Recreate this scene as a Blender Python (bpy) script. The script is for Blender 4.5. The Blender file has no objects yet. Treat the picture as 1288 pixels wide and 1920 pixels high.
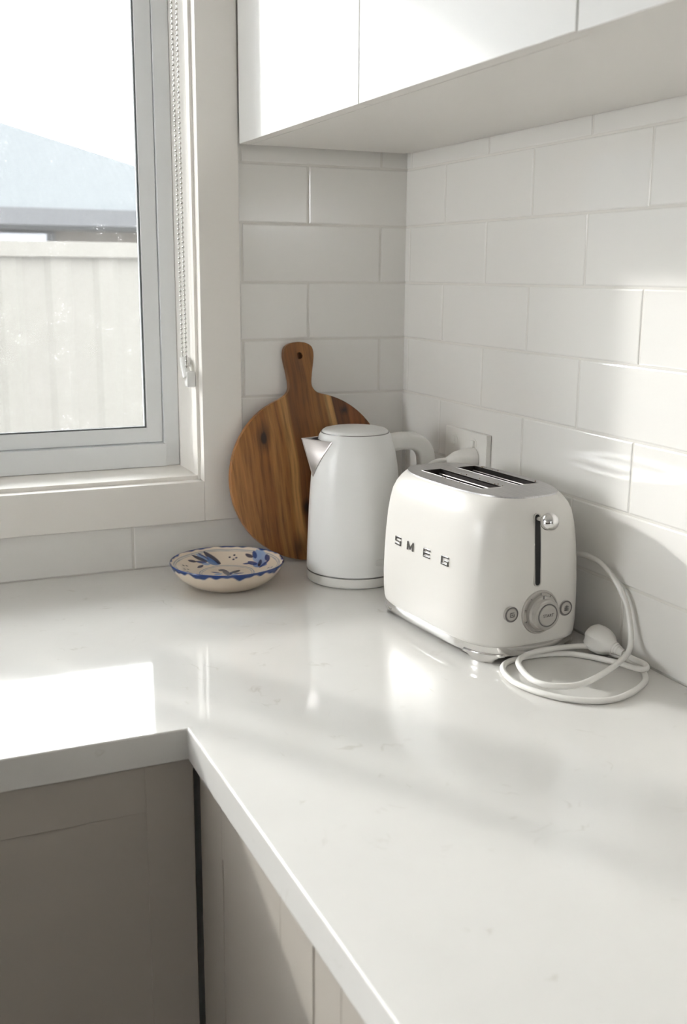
import bpy, bmesh, math, random
from math import sin, cos, pi, radians, sqrt
from mathutils import Vector, Matrix
random.seed(7)
S = bpy.context.scene
COL = S.collection
H0 = 0.90                                   # height of the worktop above the floor

# ---------------------------------------------------------------- materials
def mat(name, color=(.8, .8, .8), rough=.5, metal=0., ior=1.45, coat=0., coat_rough=.05, spec=.5):
    m = bpy.data.materials.new(name); m.use_nodes = True
    b = m.node_tree.nodes['Principled BSDF']
    b.inputs['Base Color'].default_value = (*color, 1)
    b.inputs['Roughness'].default_value = rough
    b.inputs['Metallic'].default_value = metal
    b.inputs['IOR'].default_value = ior
    b.inputs['Specular IOR Level'].default_value = spec
    b.inputs['Coat Weight'].default_value = coat
    b.inputs['Coat Roughness'].default_value = coat_rough
    return m
class N:
    """small helper to wire nodes"""
    def __init__(s, m): s.t = m.node_tree; s.b = s.t.nodes['Principled BSDF']
    def new(s, typ, **kw):
        n = s.t.nodes.new(typ)
        for k, v in kw.items():
            if k in n.inputs: n.inputs[k].default_value = v
            else: setattr(n, k, v)
        return n
    def link(s, a, b): s.t.links.new(a, b)
    def ramp(s, fac, stops, interp='LINEAR'):
        r = s.new('ShaderNodeValToRGB'); r.color_ramp.interpolation = interp
        e = r.color_ramp.elements
        while len(e) < len(stops): e.new(.5)
        for k, (p, c) in enumerate(stops):
            e[k].position = p; e[k].color = (*c, 1)
        s.link(fac, r.inputs['Fac']); return r
    def math(s, op, a, b=None, c=None, clamp=False):
        n = s.new('ShaderNodeMath', operation=op, use_clamp=clamp)
        for i, v in enumerate((a, b, c)):
            if v is None: continue
            if hasattr(v, 'links'): s.link(v, n.inputs[i])
            else: n.inputs[i].default_value = v
        return n.outputs[0]
    def mix(s, fac, a, b, blend='MIX'):
        n = s.new('ShaderNodeMix', data_type='RGBA', blend_type=blend)
        for sock, v in ((n.inputs[0], fac), (n.inputs[6], a), (n.inputs[7], b)):
            if hasattr(v, 'links'): s.link(v, sock)
            elif isinstance(v, tuple): sock.default_value = (*v, 1)
            else: sock.default_value = v
        return n.outputs[2]
    def obj(s): return s.new('ShaderNodeTexCoord').outputs['Object']
    def bump(s, h, strength, dist):
        n = s.new('ShaderNodeBump', Strength=strength, Distance=dist)
        s.link(h, n.inputs['Height']); s.link(n.outputs['Normal'], s.b.inputs['Normal'])

M = {}
M['paint'] = mat('wall_paint', (.84, .81, .765), .55)
M['ceiling'] = mat('ceiling_paint', (.82, .81, .79), .7)
M['trim'] = mat('trim_paint', (.84, .81, .765), .38)
M['tile'] = mat('glazed_tile', (.81, .795, .765), .09, coat=.0, ior=1.5)
n = N(M['tile']); nz = n.new('ShaderNodeTexNoise', Scale=9., Detail=1.); n.link(n.obj(), nz.inputs['Vector']); n.bump(nz.outputs['Fac'], .04, .004)
M['grout'] = mat('tile_grout', (.72, .70, .66), .8)
M['quartz'] = mat('quartz_worktop', (.80, .785, .755), .06, ior=1.36)
n = N(M['quartz']); oc = n.obj()
nz = n.new('ShaderNodeTexNoise', Scale=5., Detail=5., Roughness=.6); n.link(oc, nz.inputs['Vector'])
nz2 = n.new('ShaderNodeTexNoise', Scale=9., Detail=3., Distortion=1.2); n.link(oc, nz2.inputs['Vector'])
nz3 = n.new('ShaderNodeTexNoise', Scale=22., Detail=2.); n.link(oc, nz3.inputs['Vector'])
vein = n.math('SUBTRACT', 1., n.math('MULTIPLY', n.math('ABSOLUTE', n.math('SUBTRACT', nz2.outputs['Fac'], .5)), 55.), clamp=True)
gate = n.math('MULTIPLY', n.math('SUBTRACT', nz3.outputs['Fac'], .59), 9., clamp=True)
vein = n.math('MULTIPLY', vein, gate)
base = n.ramp(nz.outputs['Fac'], [(.3, (.63, .618, .592)), (.7, (.665, .653, .627))]).outputs['Color']
n.link(n.mix(n.math('MULTIPLY', vein, .75), base, (.52, .50, .46)), n.b.inputs['Base Color'])
M['cabinet'] = mat('cabinet_lacquer', (.79, .785, .765), .42, ior=1.33)
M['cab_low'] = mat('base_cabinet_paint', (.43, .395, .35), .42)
M['carcass'] = mat('cabinet_board', (.86, .835, .80), .4)
M['dark'] = mat('dark_gap', (.02, .018, .015), .9)
M['alu'] = mat('white_powder_coat', (.82, .835, .84), .35)
M['seal'] = mat('rubber_seal', (.12, .13, .13), .7)
M['plastic'] = mat('white_plastic', (.80, .785, .75), .3)
M['cream'] = mat('cream_enamel', (.685, .665, .63), .28, ior=1.5)
M['kettle'] = mat('matt_white_enamel', (.84, .84, .83), .28, ior=1.5)
M['kplastic'] = mat('white_kettle_plastic', (.80, .79, .76), .3)
M['chrome'] = mat('chrome', (.78, .77, .76), .14, metal=1.)
M['brushed'] = mat('brushed_steel', (.50, .49, .49), .32, metal=1.)
n = N(M['brushed']); mp = n.new('ShaderNodeMapping'); mp.inputs['Scale'].default_value = (260, 8, 8); n.link(n.obj(), mp.inputs['Vector'])
nz = n.new('ShaderNodeTexNoise', Scale=4., Detail=2.); n.link(mp.outputs[0], nz.inputs['Vector'])
n.link(n.ramp(nz.outputs['Fac'], [(.3, (.42, .41, .41)), (.7, (.56, .55, .55))]).outputs['Color'], n.b.inputs['Base Color'])
M['steel_dark'] = mat('grey_steel', (.30, .29, .28), .35, metal=1.)
M['letter'] = mat('dark_chrome', (.27, .265, .26), .25, metal=1.)
M['wire'] = mat('steel_wire', (.28, .26, .25), .45, metal=1.)
M['spout'] = mat('steel_spout', (.62, .585, .57), .3, metal=1.)
M['black'] = mat('black_slot', (.008, .008, .008), .6)
M['inside'] = mat('toaster_inside', (.045, .038, .036), .45, metal=.5)
M['crumb'] = mat('toast_crumb', (.20, .12, .06), .9)
M['ink'] = mat('grey_print', (.16, .15, .145), .5)
M['silver'] = mat('silver_plastic', (.50, .48, .455), .28, metal=.7)
M['rope'] = mat('blind_fabric', (.82, .80, .76), .8)
M['bead'] = mat('nickel_bead', (.52, .505, .48), .22, metal=1.)
M['clear'] = mat('clear_plastic', (.82, .82, .80), .2)
M['floor'] = mat('floor_boards', (.20, .165, .13), .45)
n = N(M['floor']); mp = n.new('ShaderNodeMapping'); mp.inputs['Scale'].default_value = (1., 9., 1.); n.link(n.obj(), mp.inputs['Vector'])
nz = n.new('ShaderNodeTexNoise', Scale=3., Detail=4.); n.link(mp.outputs[0], nz.inputs['Vector'])
n.link(n.ramp(nz.outputs['Fac'], [(.3, (.06, .045, .033)), (.7, (.11, .085, .062))]).outputs['Color'], n.b.inputs['Base Color'])
M['anti_bounce'] = mat('anti_bounce_panel', (.07, .05, .035), .5)  # added low panelling, dark to cut light bounced onto the base doors
M['concrete'] = mat('concrete_path', (.50, .48, .45), .9)
n = N(M['concrete']); nz = n.new('ShaderNodeTexNoise', Scale=6., Detail=6.); n.link(n.obj(), nz.inputs['Vector'])
n.link(n.ramp(nz.outputs['Fac'], [(.3, (.44, .42, .39)), (.7, (.56, .54, .50))]).outputs['Color'], n.b.inputs['Base Color'])
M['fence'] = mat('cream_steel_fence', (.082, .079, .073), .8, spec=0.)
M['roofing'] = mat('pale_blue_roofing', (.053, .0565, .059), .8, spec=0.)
n = N(M['roofing']); wv = n.new('ShaderNodeTexWave', Scale=5., wave_type='BANDS', bands_direction='X'); n.link(n.obj(), wv.inputs['Vector']); n.bump(wv.outputs['Fac'], .15, .02)
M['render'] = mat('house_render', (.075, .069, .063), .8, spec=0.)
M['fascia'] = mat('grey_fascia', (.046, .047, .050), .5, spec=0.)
M['glass_dark'] = mat('house_window_glass', (.16, .17, .2), .1)
# window glass: lets light straight through, a thin reflection and some dust on it
g = bpy.data.materials.new('window_glass'); g.use_nodes = True; M['glass'] = g
t = g.node_tree; t.nodes.clear()
out = t.nodes.new('ShaderNodeOutputMaterial'); tr = t.nodes.new('ShaderNodeBsdfTransparent'); gl = t.nodes.new('ShaderNodeBsdfGlossy'); tl = t.nodes.new('ShaderNodeBsdfTranslucent')
gl.inputs['Roughness'].default_value = .02; tr.inputs['Color'].default_value = (.96, .97, .97, 1)
m1 = t.nodes.new('ShaderNodeMixShader'); m2 = t.nodes.new('ShaderNodeMixShader'); fr = t.nodes.new('ShaderNodeFresnel'); fr.inputs['IOR'].default_value = 1.35
t.links.new(fr.outputs[0], m1.inputs[0]); t.links.new(tr.outputs[0], m1.inputs[1]); t.links.new(gl.outputs[0], m1.inputs[2])
tc = t.nodes.new('ShaderNodeTexCoord'); vo = t.nodes.new('ShaderNodeTexVoronoi'); vo.inputs['Scale'].default_value = 210.
vn = t.nodes.new('ShaderNodeTexNoise'); vn.inputs['Scale'].default_value = 30.
t.links.new(tc.outputs['Object'], vo.inputs['Vector']); t.links.new(tc.outputs['Object'], vn.inputs['Vector'])
def tmath(op, a, b):
    q = t.nodes.new('ShaderNodeMath'); q.operation = op; q.use_clamp = True
    for i, v in enumerate((a, b)):
        if hasattr(v, 'links'): t.links.new(v, q.inputs[i])
        else: q.inputs[i].default_value = v
    return q.outputs[0]
spk = tmath('MULTIPLY', tmath('LESS_THAN', vo.outputs['Distance'], .16), tmath('GREATER_THAN', vn.outputs['Fac'], .60))
dust = tmath('ADD', tmath('MULTIPLY', spk, .25), .012)
t.links.new(dust, m2.inputs[0]); t.links.new(m1.outputs[0], m2.inputs[1]); t.links.new(tl.outputs[0], m2.inputs[2]); t.links.new(m2.outputs[0], out.inputs[0])

# painted dish: colours come from an attribute that holds the hand-painted pattern
M['dish'] = mat('painted_majolica', (.78, .72, .63), .14, ior=1.5)
n = N(M['dish']); at = n.new('ShaderNodeAttribute', attribute_name='glaze'); n.link(at.outputs['Color'], n.b.inputs['Base Color'])

# acacia board
M['acacia'] = mat('acacia_wood', (.3, .17, .08), .42)
n = N(M['acacia']); oc = n.obj()
sx = n.new('ShaderNodeSeparateXYZ'); n.link(oc, sx.inputs[0])
warp = n.new('ShaderNodeTexNoise', Scale=7., Detail=2.); mpw = n.new('ShaderNodeMapping'); mpw.inputs['Scale'].default_value = (1., 1., .55); n.link(oc, mpw.inputs['Vector']); n.link(mpw.outputs[0], warp.inputs['Vector'])
xw = n.math('ADD', sx.outputs['X'], n.math('MULTIPLY', n.math('SUBTRACT', warp.outputs['Fac'], .5), .030))
xw = n.math('ADD', xw, n.math('MULTIPLY', sx.outputs['Z'], .13))
fac = n.math('ADD', n.math('MULTIPLY', xw, 3.), .5)
def st(x): return x*3. + .5
plank = n.ramp(fac, [(st(-.155), (.40, .225, .10)), (st(-.115), (.36, .19, .078)), (st(-.078), (.26, .125, .048)), (st(-.066), (.36, .205, .09)), (st(-.044), (.30, .155, .062)),
    (st(-.034), (.47, .30, .145)), (st(-.026), (.47, .30, .145)), (st(-.020), (.16, .078, .032)), (st(.004), (.205, .10, .042)), (st(.03), (.27, .145, .062)), (st(.052), (.25, .135, .06)),
    (st(.056), (.50, .35, .19)), (st(.066), (.48, .33, .17)), (st(.069), (.115, .052, .024)), (st(.09), (.15, .07, .032)), (st(.096), (.26, .12, .06)), (st(.155), (.17, .085, .042))]).outputs['Color']
mp = n.new('ShaderNodeMapping'); mp.inputs['Scale'].default_value = (85., 85., 5.); n.link(oc, mp.inputs['Vector'])
cmb = n.new('ShaderNodeCombineXYZ'); n.link(xw, cmb.inputs[0]); n.link(sx.outputs['Y'], cmb.inputs[1]); n.link(sx.outputs['Z'], cmb.inputs[2]); n.link(cmb.outputs[0], mp.inputs['Vector'])
gr = n.new('ShaderNodeTexNoise', Scale=1.6, Detail=5., Roughness=.6); n.link(mp.outputs[0], gr.inputs['Vector'])
grain = n.ramp(gr.outputs['Fac'], [(.28, (.42, .40, .38)), (.5, (.95, .95, .95)), (.72, (1.3, 1.28, 1.22))]).outputs['Color']
colr = n.mix(1., n.mix(1., plank, grain, 'MULTIPLY'), (1.00, .80, .56), 'MULTIPLY')
def knot(c, x, z, r, amt, sz=1.9):
    dx = n.math('SUBTRACT', sx.outputs['X'], x); dz = n.math('DIVIDE', n.math('SUBTRACT', sx.outputs['Z'], z), sz)
    d = n.math('SQRT', n.math('ADD', n.math('MULTIPLY', dx, dx), n.math('MULTIPLY', dz, dz)))
    d = n.math('ADD', d, n.math('MULTIPLY', n.math('SUBTRACT', gr.outputs['Fac'], .5), r*.8))
    k = n.math('MULTIPLY', n.math('SUBTRACT', 1., n.math('DIVIDE', d, r), clamp=True), amt, clamp=True)
    return n.mix(k, c, (.035, .018, .009))
colr = knot(colr, -.088, .078, .020, 1.0); colr = knot(colr, -.089, .076, .007, 3.)
colr = knot(colr, -.012, -.055, .011, 1.3); colr = knot(colr, .072, .12, .012, 1.2, 1.); colr = knot(colr, -.03, -.13, .02, .8)
n.link(colr, n.b.inputs['Base Color']); n.bump(gr.outputs['Fac'], .12, .001)
M['board_edge'] = M['acacia']

# ---------------------------------------------------------------- mesh helpers
def bm_box(x0, x1, y0, y1, z0, z1, bev=0., seg=2, into=None):
    bm = bmesh.new(); bmesh.ops.create_cube(bm, size=1)
    for v in bm.verts: v.co = Vector(((x0+x1)/2 + v.co.x*(x1-x0), (y0+y1)/2 + v.co.y*(y1-y0), (z0+z1)/2 + v.co.z*(z1-z0)))
    if bev: bmesh.ops.bevel(bm, geom=bm.edges[:], offset=bev, segments=seg, profile=.5, affect='EDGES')
    return join(into, bm)
def join(into, bm):
    if into is None: return bm
    me = bpy.data.meshes.new('t'); bm.to_mesh(me); bm.free(); into.from_mesh(me); bpy.data.meshes.remove(me); return into
def bm_prism(poly, z0, z1, bev=0., seg=2, into=None):
    bm = bmesh.new(); a = [bm.verts.new((x, y, z0)) for x, y in poly]; b = [bm.verts.new((x, y, z1)) for x, y in poly]
    bm.faces.new(a[::-1]); bm.faces.new(b)
    k = len(poly)
    for i in range(k): bm.faces.new((a[i], a[(i+1) % k], b[(i+1) % k], b[i]))
    bmesh.ops.recalc_face_normals(bm, faces=bm.faces[:])
    if bev: bmesh.ops.bevel(bm, geom=bm.edges[:], offset=bev, segments=seg, profile=.5, affect='EDGES')
    return join(into, bm)
def bm_loft(rings, cap0=True, cap1=True, closed=True, into=None):
    bm = bmesh.new(); R = [[bm.verts.new(c) for c in r] for r in rings]; k = len(rings[0])
    for a, b in zip(R, R[1:]):
        for i in range(k if closed else k-1):
            try: bm.faces.new((a[i], a[(i+1) % k], b[(i+1) % k], b[i]))
            except ValueError: pass
    if cap0: bm.faces.new(R[0][::-1])
    if cap1: bm.faces.new(R[-1])
    bmesh.ops.recalc_face_normals(bm, faces=bm.faces[:])
    return join(into, bm)
def circle(r, z, k=64, cx=0, cy=0): return [(cx + r*cos(2*pi*i/k), cy + r*sin(2*pi*i/k), z) for i in range(k)]
def bm_lathe(prof, k=64, cap0=True, cap1=True, into=None):
    return bm_loft([circle(max(r, 1e-5), z, k) for r, z in prof], cap0, cap1, into=into)
def spline(pts, per=10):
    P = [Vector(p) for p in pts]; o = []
    for i in range(len(P)-1):
        p0 = P[i-1] if i else P[0]*2 - P[1]; p1, p2 = P[i], P[i+1]; p3 = P[i+2] if i+2 < len(P) else P[-1]*2 - P[-2]
        for j in range(per):
            u = j/per
            o.append(.5*((2*p1) + (p2-p0)*u + (2*p0-5*p1+4*p2-p3)*u*u + (3*p1-p0-3*p2+p3)*u**3))
    o.append(P[-1]); return o
def bm_tube(path, r, k=14, into=None):
    path = [Vector(p) for p in path]; rr = r if callable(r) else (lambda u: r)
    rings = []; up = None
    for i, p in enumerate(path):
        d = (path[min(i+1, len(path)-1)] - path[max(i-1, 0)]).normalized()
        if up is None: up = d.orthogonal().normalized()
        up = (up - d*up.dot(d)).normalized(); s = d.cross(up); q = rr(i/(len(path)-1))
        rings.append([p + (up*cos(2*pi*j/k) + s*sin(2*pi*j/k))*q for j in range(k)])
    return bm_loft(rings, into=into)
def bm_sphere(c, r, seg=16, rings=10, into=None):
    bm = bmesh.new(); bmesh.ops.create_uvsphere(bm, u_segments=seg, v_segments=rings, radius=r)
    bmesh.ops.translate(bm, verts=bm.verts[:], vec=c); return join(into, bm)
def xform(bm, m): bmesh.ops.transform(bm, matrix=m, verts=bm.verts[:]); return bm
def obj(name, bm, m, parent=None, smooth=True, world=False, angle=40, **props):
    """links a bmesh as ONE object; world=True: the mesh is given in world space and is turned into the root's own space"""
    if world and parent is not None:
        root = parent
        mw = Matrix.Identity(4); chain = []
        while root: chain.append(root); root = root.parent
        for c in reversed(chain): mw = mw @ c.matrix_basis
        bm.transform(mw.inverted())
    me = bpy.data.meshes.new(name); bm.to_mesh(me); bm.free()
    for q in (m if isinstance(m, (list, tuple)) else [m]): me.materials.append(q)
    o = bpy.data.objects.new(name, me); COL.objects.link(o)
    if smooth:
        for p in me.polygons: p.use_smooth = True
        try: me.set_sharp_from_angle(angle=radians(angle))
        except Exception: pass
        w_ = o.modifiers.new('weighted_normal', 'WEIGHTED_NORMAL'); w_.mode = 'FACE_AREA'; w_.weight = 90; w_.keep_sharp = True
    if parent: o.parent = parent
    for k, v in props.items(): o[k] = v
    return o
def thing(name, label, cat, loc=(0, 0, 0), rz=0., group=None):
    o = bpy.data.objects.new(name, None); COL.objects.link(o); o.location = loc; o.rotation_euler = (0, 0, rz)
    o.empty_display_size = .05
    o['label'] = label; o['category'] = cat
    if group: o['group'] = group
    return o
def tag(o, label, cat, group=None):
    o['label'] = label; o['category'] = cat
    if group: o['group'] = group
    return o
def struct(name, bm, m, parent=None, **kw):
    o = obj(name, bm, m, parent, **kw)
    if parent is None: o['kind'] = 'structure'
    return o
Z = H0

# ---------------------------------------------------------------- room shell
ROOM_X, ROOM_Y, CEIL = -3.3, -5.2, 2.55
struct('floor', bm_box(ROOM_X, .2, ROOM_Y, 0, -.1, 0), M['floor'], smooth=False)
struct('ceiling', bm_box(ROOM_X-.2, .2, ROOM_Y-.2, .2, CEIL, CEIL+.1), M['ceiling'], smooth=False)
LEFT_HOLE, REAR_HOLE = (-.80, -.06, 1.06, 1.95), (-2.25, -1.4, 1.55, 2.15)  # unseen openings, added and sized to let fill light in
TW, TH, GAP = .2712, .102, .0023
L0 = .7102
def tile_face(bm, u0, u1, v0, v1, place, mi):
    """one glazed tile: softly cushioned rectangle, edges rolled down to the grout"""
    tu, tv = random.gauss(0, .0006), random.gauss(0, .0006)
    cu, cv = (u0+u1)/2, (v0+v1)/2
    rows = []
    for d, h in ((0, -.0022), (.0009, -.0006), (.0026, 0.)):
        if u1-u0 < 2*d+.0015 or v1-v0 < 2*d+.0015: break
        rows.append([bm.verts.new(place(u, v, h + (u-cu)*tu + (v-cv)*tv)) for u, v in ((u0+d, v0+d), (u1-d, v0+d), (u1-d, v1-d), (u0+d, v1-d))])
    fs = []
    for a, b in zip(rows, rows[1:]):
        for i in range(4): fs.append(bm.faces.new((a[i], a[(i+1) % 4], b[(i+1) % 4], b[i])))
    fs.append(bm.faces.new(rows[-1]))
    for f in fs: f.material_index = mi
def tile_area(bm, u0, u1, v0, v1, joints, place, mi):
    """running-bond tiles over the area u0..u1, v0..v1 (heights above the worktop)"""
    for k in range(-14, 9):
        top, bot = L0 - k*TH, L0 - (k+1)*TH
        a, b = max(bot, v0) + GAP/2*(bot > v0), min(top, v1) - GAP/2*(top < v1)
        if b - a < .006: continue
        j0 = joints[k % 2]; q = j0
        while q > u0: q -= TW
        while q < u1:
            s, e = max(q, u0) + GAP/2, min(q+TW, u1) - GAP/2
            if e - s > .004: tile_face(bm, s, e, a, b, place, mi)
            q += TW
# right wall: x = 0, u = distance from the corner along -y
bm = bm_box(.003, .2, ROOM_Y, .003, 0, CEIL)
for f in bm.faces: f.material_index = 0
bmg = bm_box(.0012, .0035, -2.6, .0, Z-.045, Z+1.0)
for f in bmg.faces: f.material_index = 1
bm = join(bm, bmg) if False else bm
me_t = bpy.data.meshes.new('t'); bmg.to_mesh(me_t); bmg.free(); bm.from_mesh(me_t); bpy.data.meshes.remove(me_t)
tile_area(bm, -.004, 2.6, 0.0, .80, (.1472, .2882), lambda u, v, h: (-h, -u, Z+v), 2)
bmesh.ops.recalc_face_normals(bm, faces=bm.faces[:])
struct('wall_right', bm, [M['paint'], M['grout'], M['tile']], angle=12)
# back wall: y = 0, with the window opening
OX0, OX1, OZ0, OZ1 = -3.15, -.402, .150, 1.23
bm = bmesh.new()
for b in ((ROOM_X, OX0, 0, CEIL), (OX1, .2, 0, CEIL), (OX0, OX1, 0, Z+OZ0), (OX0, OX1, Z+OZ1, CEIL)):
    bm_box(b[0], b[1], .003, .22, b[2], b[3], into=bm)
for b in ((-.3305, 0, -.045, .80), (-3.0, -.3305, -.045, .0802)):
    q = bm_box(b[0], b[1], .0012, .0035, Z+b[2], Z+b[3])
    for f in q.faces: f.material_index = 1
    me_t = bpy.data.meshes.new('t'); q.to_mesh(me_t); q.free(); bm.from_mesh(me_t); bpy.data.meshes.remove(me_t)
pl = lambda u, v, h: (-u, h*-1, Z+v)
tile_area(bm, -.004, .3300, .0802, .80, (.197, .0524), pl, 2)
tile_area(bm, .0015, 3.0, 0.0, .0800, (.2640, .2640), pl, 2)
bmesh.ops.recalc_face_normals(bm, faces=bm.faces[:])
struct('wall_back', bm, [M['paint'], M['grout'], M['tile']], angle=12)
# left wall and rear wall: window added for fill light, dark panelling added against bounce
def wall_with_fill_window(name, wname, axis, at, a0, a1, hole, mull):
    """axis 'x': wall in the plane x = at running along y; axis 'y': wall in the plane y = at running along x; outside is the negative side"""
    def bx(bm, p0, p1, d0, d1, z0, z1):
        if axis == 'x': q = bm_box(at+d0, at+d1, p0, p1, z0, z1)
        else: q = bm_box(p0, p1, at+d0, at+d1, z0, z1)
        return q
    bm = bmesh.new()
    for (p0, p1, z0, z1) in ((a0, hole[0], 0, CEIL), (hole[1], a1, 0, CEIL), (hole[0], hole[1], 0, hole[2]), (hole[0], hole[1], hole[3], CEIL)):
        join(bm, bx(bm, p0, p1, -.2, 0, z0, z1))
    q = bx(bm, a0+.21, a1-.21, -.001, .018, 0, hole[2]-.03)
    for f in q.faces: f.material_index = 1
    me_ = bpy.data.meshes.new('t'); q.to_mesh(me_); q.free(); bm.from_mesh(me_); bpy.data.meshes.remove(me_)
    struct(name, bm, [M['paint'], M['anti_bounce']], smooth=False)
    bm = bmesh.new()
    for p in [hole[0]+.025, hole[1]-.025] + mull: join(bm, bx(bm, p-.025, p+.025, -.14, -.07, hole[2], hole[3]))
    for z in (hole[2]+.025, hole[3]-.025): join(bm, bx(bm, hole[0], hole[1], -.14, -.07, z-.025, z+.025))
    struct(wname, bm, M['alu'], smooth=False)
wall_with_fill_window('wall_left', 'fill_window_3', 'x', ROOM_X, ROOM_Y, .22, LEFT_HOLE, [])
wall_with_fill_window('wall_rear', 'fill_window_2', 'y', ROOM_Y, ROOM_X-.2, .2, REAR_HOLE, [])

# ---------------------------------------------------------------- window above the left run
WX0, WX1, WZ0, WZ1 = -3.10, -.4088, .1614, 1.22      # inside of the jamb lining
bm = bm_box(WX1, WX1+.03, .015, .205, Z+WZ0-.02, Z+WZ1+.02, .001)
bm_box(WX0-.03, WX0, .015, .205, Z+WZ0-.02, Z+WZ1+.02, .001, into=bm)
bm_box(WX0, WX1, .015, .205, Z+WZ1, Z+WZ1+.03, .001, into=bm)
win = struct('window_1', bm, M['trim'])                               # jamb lining is the root, frame and sashes are its parts
obj('window_sill', bm_box(WX0, WX1, .015, .21, Z+WZ0-.03, Z+WZ0, .0015), M['trim'], win)
FY0, FY1 = .135, .20                                                   # aluminium frame depth
f_in = .030
bm = bm_box(WX1-f_in, WX1-.0005, FY0, FY1, Z+WZ0, Z+WZ1, .0015)
bm_box(WX0+.0005, WX0+f_in, FY0, FY1, Z+WZ0, Z+WZ1, .0015, into=bm)
bm_box(WX0+f_in-.002, WX1-f_in+.002, FY0-.008, FY1, Z+WZ0+.0005, Z+WZ0+.044, .0015, into=bm)
bm_box(WX0+f_in, WX1-f_in, FY0, FY1, Z+WZ1-.045, Z+WZ1-.0005, .0015, into=bm)
obj('window_frame', bm, M['alu'], win)
def sash(x0, x1, y0, y1, wl, wr, zb=.2070, zt=1.176, rail=.028):
    bm = bm_box(x1-wr, x1, y0, y1, Z+zb, Z+zt, .0015)
    bm_box(x0, x0+wl, y0, y1, Z+zb, Z+zt, .0015, into=bm)
    bm_box(x0+wl-.001, x1-wr+.001, y0, y1, Z+zb, Z+zb+rail, .0015, into=bm)
    bm_box(x0+wl-.001, x1-wr+.001, y0, y1, Z+zt-rail, Z+zt, .0015, into=bm)
    s = obj('sash', bm, M['alu'], win)
    a, b, c, d = x0+wl, x1-wr, Z+zb+rail, Z+zt-rail
    g = bmesh.new(); ym = (y0+y1)/2
    bm_box(a-.004, b+.004, ym-.002, ym+.002, c-.004, d+.004, into=g)
    obj('pane', g, M['glass'], s, smooth=False)
    k = bmesh.new(); w = .0028
    for q in ((b-w, b, c, d), (a, a+w, c, d), (a, b, c, c+w), (a, b, d-w, d)):
        bm_box(q[0], q[1], y0+.004, ym-.002, q[2], q[3], into=k)
    obj('glazing_seal', k, M['seal'], s, smooth=False)
sash(-1.082, WX1-f_in-.001, .140, .168, .120, .030)
sash(WX0+f_in+.001, -1.030, .170, .196, .030, .060)
bm = bm_box(-1.176, -1.124, .150, .168, Z+.2055, Z+1.176, .001)
obj('mullion', bm, M['alu'], win)
# architrave: flat band round the opening, standing a little proud of the tiles
AX1 = -.3306
def arch(bm, x0, x1, z0, z1): bm_box(x0, x1, -.008, .0148, Z+z0, Z+z1, .0012, into=bm)
bm = bmesh.new()
AI, AO, AB = -.4036, AX1, .1540
arch(bm, AI, AO, .0806, 1.31); arch(bm, -3.19, -3.11, .0806, 1.31)
arch(bm, -3.11, AI, .0806, AB); arch(bm, -3.11, AI, 1.225, 1.31)
struct('trim_1', bm, M['trim'])

# ---------------------------------------------------------------- roller blind rolled up at the window head, with its bead chain
bl = thing('roller_blind', 'white roller blind rolled up at the window head with a hanging metal bead chain', 'blind', (-.44, .05, Z+1.165))
bm = bm_tube([(-2.62, 0, 0), (-.01, 0, 0)], .032, 24); obj('fabric_roll', bm, M['rope'], bl)
obj('bracket', bm_box(-.008, .026, -.03, .03, -.035, .045, .002), M['plastic'], bl); obj('bracket', bm_box(-2.637, -2.62, -.03, .03, -.035, .045, .002), M['plastic'], bl)
bm = bm_box(-2.61, -.02, -.006, .006, -.06, -.036, .002); obj('bottom_rail', bm, M['plastic'], bl)
bm = bmesh.new()
def strand(p0, p1):
    p0, p1 = Vector(p0), Vector(p1); k = int((p1-p0).length/.0082)
    for i in range(k+1):
        bm_sphere(p0.lerp(p1, i/k), .0023, 8, 6, into=bm)
    bm_tube([p0, p1], .0006, 5, into=bm)
CX = -.4225
strand((CX, .0660, Z+1.15), (CX, .0485, Z+.374)); strand((CX, .0330, Z+1.15), (CX, .0235, Z+.352))
obj('bead_chain', bm, M['bead'], bl, world=True)
bm = bm_tube([(CX+.003, .0495, Z+.372), (CX+.003, .043, Z+.356)], .0085, 14); bm_tube([(CX, .036, Z+.362), (CX, .020, Z+.338)], .0075, 12, into=bm)
bm_box(CX-.003, WX1-.0005, .012, .028, Z+.322, Z+.350, .003, into=bm); bm_tube([(CX+.002, .020, Z+.336), (WX1-.001, .020, Z+.336)], .004, 10, into=bm)
obj('chain_tensioner', bm, M['clear'], bl, world=True, label='white plastic chain tensioner')

# ---------------------------------------------------------------- worktop and cabinets
CXI, CYI = -.6346, -.7035
poly = [(0, 0), (-2.6, 0), (-2.6, CYI), (CXI, CYI), (CXI, -2.6), (0, -2.6)]
poly = [(min(x, -.0005), min(y, -.0005)) for x, y in poly]
tag(obj('worktop', bm_prism(poly, Z-.040, Z, .0022, 3), M['quartz'], angle=15), 'glossy off-white L-shaped stone worktop running under the window and along the tiled wall', 'worktop')
def shaker(name, bm_w, w, h, stile=.06, t=.02, parent=None):
    """shaker door lying in the local x-z plane, front face at y=-t"""
    bm = bmesh.new()
    for q in ((0, stile, 0, h), (w-stile, w, 0, h), (stile, w-stile, 0, stile), (stile, w-stile, h-stile, h)):
        bm_box(q[0], q[1], -t, 0, q[2], q[3], .0008, 1, into=bm)
    bm_box(stile-.002, w-stile+.002, -t+.0018, -.002, stile-.002, h-stile+.002, into=bm)
    return bm
TOPD = -.044; BOT = -.75
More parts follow.
